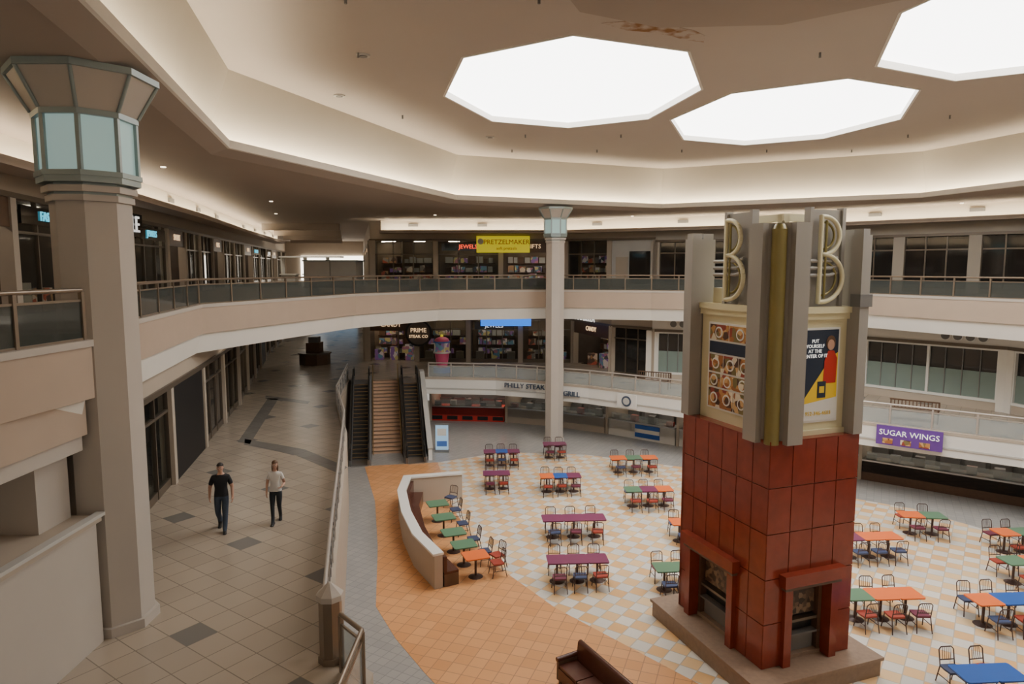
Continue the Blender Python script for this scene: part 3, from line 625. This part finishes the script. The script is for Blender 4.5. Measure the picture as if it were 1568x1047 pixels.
# ---------------------------------------------------------------- benches, kiosks
def bench():
    b=B()
    for k in range(4): b.box(-1,1,-.2+k*.13,-.1+k*.13,.43,.46,'wood')
    for k in range(14): b.box(-.97+k*.149,-.95+k*.149+.02,.3,.33,.5,.88,'wood')
    b.box(-1,1,.29,.34,.86,.92,'wood'); b.box(-1,1,.29,.34,.5,.54,'wood')
    for x in (-.97,.93): b.box(x,x+.05,-.2,-.14,0,.65,'wood'); b.box(x,x+.05,.28,.34,0,.9,'wood'); b.box(x,x+.05,-.22,.34,.62,.66,'wood')
    return b.mesh('wooden_bench')
bm=bench(); inst('wooden_bench',bm,(8.2,39.3,ZM),-.5); inst('wooden_bench',bm,(18.3,30.6,ZM),-.6)
b=B(); b.prism(r8(1.1),0,.75,'wood'); b.prism(r8(1.2),.75,.85,'shade'); b.box(-.5,.5,-.5,.5,.85,1.6,'wood'); b.box(-.35,.35,-.35,.35,1.6,2.0,'greyd'); b.obj('mall_kiosk',(-14.4,49.5,ZM))
b=B(); b.box(-1.9,1.9,-1.2,1.2,0,1.9,'greyl'); b.box(-2,2,-1.3,1.3,1.9,2.0,'bluesteel'); b.box(-.03,.03,-1.23,-1.2,0,1.9,'greyd'); b.box(-2,2,-1.25,1.25,0,.1,'greyd'); b.obj('shuttered_kiosk',(-13.2,51,ZU))
b=B()
for k in range(3):
    b.box(-6+k*1.9,-4.6+k*1.9,-.5,.5,.85,.95,'white'); b.box(-5.9+k*1.9,-4.7+k*1.9,-.4,.4,0,.85,'greyl'); b.box(-5.9+k*1.9,-5.8+k*1.9,-.4,.4,.9,2.3,'white')
b.box(-6,-.8,-.5,.5,2.3,2.42,'white'); b.obj('retail_kiosk',(-13.5,58,ZU))
b=B(); b.cyl((0,0,0),(0,0,.35),.6,'rblue',16); b.cyl((0,0,.35),(0,0,1.3),.35,'pink',16,r2=.5); b.cyl((0,0,1.3),(0,0,1.4),.58,'white',16)
b.cyl((0,0,1.4),(0,0,2.0),.5,'goods',16); b.cyl((0,0,2.0),(0,0,2.1),.56,'rblue',16); b.ball((0,0,2.1),.5,'pink',(1,1,.6),16,6,0,1); b.ball((0,0,2.45),.1,'yel')
for k in range(4):
    t=k*math.pi/2+.4; b.cyl((.5*math.cos(t),.5*math.sin(t),1.35),(.5*math.cos(t),.5*math.sin(t),2.05),.04,'white',6)
b.obj('capsule_vending_machine',(-4.7,45.5,ZM))
b=B(); b.cyl((0,0,0),(0,-.12,0),1.0,'black',24); b.cyl((0,-.12,0),(0,-.16,0),.85,'shade',24); b.text('PRIME',(0,-.2,.2),(1,0),.45,'warmint'); b.text('STEAK CO',(0,-.2,-.25),(1,0),.3,'warmint'); b.obj('round_shop_sign',(-6.9,50.3,5.4))
# ---------------------------------------------------------------- people
def skin_eval(vs,es,rs,lvl=2):
    me=bpy.data.meshes.new('sk'); me.from_pydata(vs,es,[]); ob=bpy.data.objects.new('sk',me); bpy.context.scene.collection.objects.link(ob)
    md=ob.modifiers.new('s','SKIN'); md.use_smooth_shade=True
    for i,r in enumerate(rs):
        d=me.skin_vertices[0].data[i]; d.radius=r if isinstance(r,tuple) else (r,r); d.use_root=(i==0)
    s=ob.modifiers.new('ss','SUBSURF'); s.levels=lvl; s.render_levels=lvl
    bpy.context.view_layer.update()
    out=bpy.data.meshes.new_from_object(ob.evaluated_get(bpy.context.evaluated_depsgraph_get()))
    bpy.data.objects.remove(ob); return out
def person(name,J,hair,long,mats,loc,rz,sc,front,hem=.92):
    keys=list(J); idx={k:i for i,k in enumerate(keys)}
    E=[('pel','spi','top'),('spi','che','top'),('che','nkb','top'),('nkb','nk','skin'),('nk','jaw','skin'),('jaw','hd','skin'),('hd','crn','skin')]
    for s in 'LR':
        E+=[('che','sh'+s,'top'),('sh'+s,'sl'+s,'top'),('sl'+s,'el'+s,'skin'),('el'+s,'wr'+s,'skin'),('wr'+s,'pa'+s,'skin'),
            ('pel','hp'+s,'leg'),('hp'+s,'kn'+s,'leg'),('kn'+s,'an'+s,'leg'),('an'+s,'he'+s,'shoe'),('an'+s,'to'+s,'shoe')]
    me=skin_eval([J[k][0] for k in keys],[(idx[a],idx[c]) for a,c,_ in E],[J[k][1] for k in keys])
    bmm=bmesh.new(); bmm.from_mesh(me)
    for z in (.08,.17,hem,1.485): bmesh.ops.bisect_plane(bmm,geom=bmm.verts[:]+bmm.edges[:]+bmm.faces[:],plane_co=(0,0,z),plane_no=(0,0,1),dist=1e-5)
    bmm.to_mesh(me); bmm.free()
    b=B()
    buckets={}
    vs=[v.co.copy() for v in me.vertices]
    for p in me.polygons:
        c=p.center; best=None
        for a,d,m in E:
            A=V(J[a][0]);D=V(J[d][0]); t=max(0,min(1,(c-A).dot(D-A)/max(1e-9,(D-A).length_squared)))
            ra=J[a][1]; rb=J[d][1]; ra=max(ra) if isinstance(ra,tuple) else ra; rb=max(rb) if isinstance(rb,tuple) else rb
            q=(c-(A+(D-A)*t)).length/(ra+(rb-ra)*t)
            if best is None or q<best[0]: best=(q,m,a,d)
        m=best[1]; arm=best[2][:2] in('sl','el','wr')
        if not arm:
            if m in('leg','top'): m='top' if c.z>hem else 'leg'
            if c.z>1.485: m='skin'
            elif c.z>1.3: m='top'
            if c.z<.4:
                fz=.08 if (c.x>0)==(front=='L') else .17
                m='shoe' if c.z<fz else 'leg'
        buckets.setdefault(m,[]).append(tuple(p.vertices))
    for m,fs in buckets.items(): 
        used=sorted({i for f in fs for i in f}); mp={o:i for i,o in enumerate(used)}
        b.add([vs[i] for i in used],[[mp[i] for i in f] for f in fs],mats[m],True)
    H=V(J['hd'][0]); f=lambda x,y,z:(H.x+x,H.y+y,H.z+z); sk=mats['skin']
    b.ball(f(0,.005,0),.1,sk,(.78,.93,1.18),18,14); b.ball(f(0,-.022,-.06),.06,sk,(.9,1,.95),14,10)
    for x in (-.03,.03):
        b.ball(f(x,-.082,.003),.0115,'white',(1.2,.7,.8)); b.ball(f(x,-.088,.003),.007,'eye'); b.box(H.x+x-.018,H.x+x+.018,H.y-.093,H.y-.082,H.z+.022,H.z+.029,hair)
        b.ball(f(x*2.65,.012,-.01),.027,sk,(.35,.6,1.15))
    b.ball(f(0,-.094,-.022),.015,sk,(.85,1,1.7)); b.ball(f(0,-.078,-.06),.022,'lip',(1,.45,.3))
    b.ball(f(0,.02,.04),.104,hair,(.84,.96,.88),18,10,.12,1); b.ball(f(0,.038,.0),.1,hair,(.84,.78,1.12),16,10)
    if long:
        b.ball(f(0,.06,-.09),.105,hair,(.82,.5,1.65),14,10)
        for x in (-.07,.07): b.ball(f(x,.015,-.08),.042,hair,(.55,.8,3.1))
    for s,sx in (('L',1),('R',-1)):
        P=V(J['pa'+s][0]); Wv=V(J['wr'+s][0]); dn=(P-Wv).normalized(); fw=V((0,-1,0)); fw=(fw-dn*fw.dot(dn)).normalized()
        inn=V((-sx,0,0)); inn=(inn-dn*inn.dot(dn)-fw*inn.dot(fw)).normalized()
        # palm: tapered slab between wrist and knuckles
        K=Wv+dn*.085; pv=[]
        for (cc,hw,th) in ((Wv-dn*.02,.026,.02),(Wv+dn*.03,.038,.017),(K,.042,.013)):
            for t in range(10):
                an=2*math.pi*t/10; pv.append(cc+fw*hw*math.cos(an)+inn*th*math.sin(an))
        b.add(pv,[(r_*10+t,r_*10+(t+1)%10,(r_+1)*10+(t+1)%10,(r_+1)*10+t) for r_ in range(2) for t in range(10)]+[tuple(range(20,30))],sk,True)
        for k in range(4):
            r=.0095; o=K-dn*.012+fw*(.031-.0205*k); l=(.036,.041,.038,.03)[k]
            p1=o+dn*l; p2=p1+(dn*.8+inn*.45).normalized()*l*.8; p3=p2+(dn*.45+inn*.85).normalized()*l*.6
            b.cyl(o,p1,r,sk,8); b.cyl(p1,p2,r*.95,sk,8,r2=r*.85); b.cyl(p2,p3,r*.85,sk,8,r2=r*.6); b.ball(p1,r,sk,n=8,h=5); b.ball(p2,r*.9,sk,n=8,h=5)
        o=Wv+dn*.025+fw*.025; p1=o+(fw+dn*.8+inn*.3).normalized()*.04; p2=p1+(dn+fw*.4+inn*.4).normalized()*.032
        b.cyl(o,p1,.0125,sk,8); b.cyl(p1,p2,.011,sk,8,r2=.008); b.ball(p1,.0115,sk,n=8,h=5)
        # shoes
        A=V(J['he'+s][0]); T=V(J['to'+s][0]); mc=(A+T)/2; ln=(T-A).length/2+.045; yd=(T-A).normalized()
        pv=[];
        prof=[(-1,.5,.05),(-.8,.85,.075),(-.3,.8,.085),(.3,1.0,.06),(.75,.95,.045),(1,.45,.03)]
        up=V((0,0,1)); up=(up-yd*up.dot(yd)).normalized(); sd=yd.cross(up)
        for (t,wd,h) in prof:
            c_=mc+yd*ln*t-up*.035
            pv+=[c_+sd*.047*wd,c_+sd*.04*wd+up*h*.7,c_+up*h,c_-sd*.04*wd+up*h*.7,c_-sd*.047*wd]
        nn=5
        b.add(pv,[(i*nn+j,i*nn+(j+1)%nn,(i+1)*nn+(j+1)%nn,(i+1)*nn+j) for i in range(5) for j in range(nn)]+[tuple(range(5)),tuple(range(25,30))],mats['shoe'],True)
    ob=b.obj(name,loc,rz); ob.scale=(sc,sc,sc); return ob
man={'pel':((0,0,.95),(.155,.115)),'spi':((0,-.005,1.12),(.15,.115)),'che':((0,0,1.33),(.18,.125)),'nkb':((0,.005,1.47),(.08,.07)),'nk':((0,-.0,1.53),.062),
 'jaw':((0,-.02,1.595),(.06,.068)),'hd':((0,-.015,1.665),(.077,.09)),'crn':((0,.0,1.72),(.06,.07)),
 'shL':((.185,.0,1.42),.07),'slL':((.235,.02,1.24),.063),'elL':((.265,.04,1.13),.048),'wrL':((.285,-.09,.90),.033),'paL':((.285,-.115,.835),(.022,.03)),
 'shR':((-.185,.0,1.42),.07),'slR':((-.245,.03,1.24),.063),'elR':((-.28,.09,1.13),.048),'wrR':((-.30,.10,.88),.033),'paR':((-.30,.09,.81),(.022,.03)),
 'hpL':((.09,0,.88),.11),'knL':((.095,-.10,.50),.078),'anL':((.085,-.20,.10),.062),'heL':((.085,-.16,.045),.035),'toL':((.10,-.36,.04),.034),
 'hpR':((-.09,0,.88),.11),'knR':((-.095,-.03,.49),.078),'anR':((-.085,.26,.17),.062),'heR':((-.085,.30,.13),.035),'toR':((-.10,.13,.04),.036)}
person('walking_man',man,'hair',False,{'top':'shirtk','skin':'skin','leg':'jean','shoe':'shoe'},(-7.7,17.55,ZM),math.radians(14),1.02,'L')
wo={k:v for k,v in man.items()}
wo.update({'pel':((0,0,.95),(.15,.115)),'spi':((0,-.005,1.13),(.12,.095)),'che':((0,0,1.31),(.15,.12)),'shL':((.155,0,1.41),.058),'shR':((-.155,0,1.41),.058),'nk':((0,0,1.53),.052),
 'slL':((.2,.02,1.26),.052),'slR':((-.2,.02,1.26),.052),'elL':((.235,.05,1.12),.04),'elR':((-.235,.06,1.12),.04),'wrL':((.2,-.16,1.08),.028),'paL':((.17,-.225,1.07),(.018,.026)),
 'wrR':((-.235,-.06,.9),.028),'paR':((-.235,-.08,.84),(.018,.026)),
 'knR':((-.085,-.10,.50),.064),'anR':((-.06,-.20,.10),.048),'heR':((-.06,-.16,.045),.032),'toR':((-.07,-.34,.035),.031),
 'knL':((.085,-.03,.49),.064),'anL':((.06,.24,.16),.048),'heL':((.06,.28,.12),.032),'toL':((.07,.12,.035),.032)})
person('walking_woman',wo,'hairb',True,{'top':'shirtw','skin':'skin','leg':'jeank','shoe':'shoe'},(-6.45,18.1,ZM),math.radians(8),.97,'R')
# ---------------------------------------------------------------- world & camera
w=bpy.data.worlds.new('World'); bpy.context.scene.world=w; w.use_nodes=True
w.node_tree.nodes['Background'].inputs[0].default_value=(1,.92,.82,1); w.node_tree.nodes['Background'].inputs[1].default_value=.5
cam=bpy.data.cameras.new('Camera'); cam.lens=24; cam.sensor_width=36; cam.clip_end=300
co=bpy.data.objects.new('Camera',cam); co.location=(0,0,10.1); co.rotation_euler=(math.radians(90-6.1),0,0)
bpy.context.scene.collection.objects.link(co); bpy.context.scene.camera=co
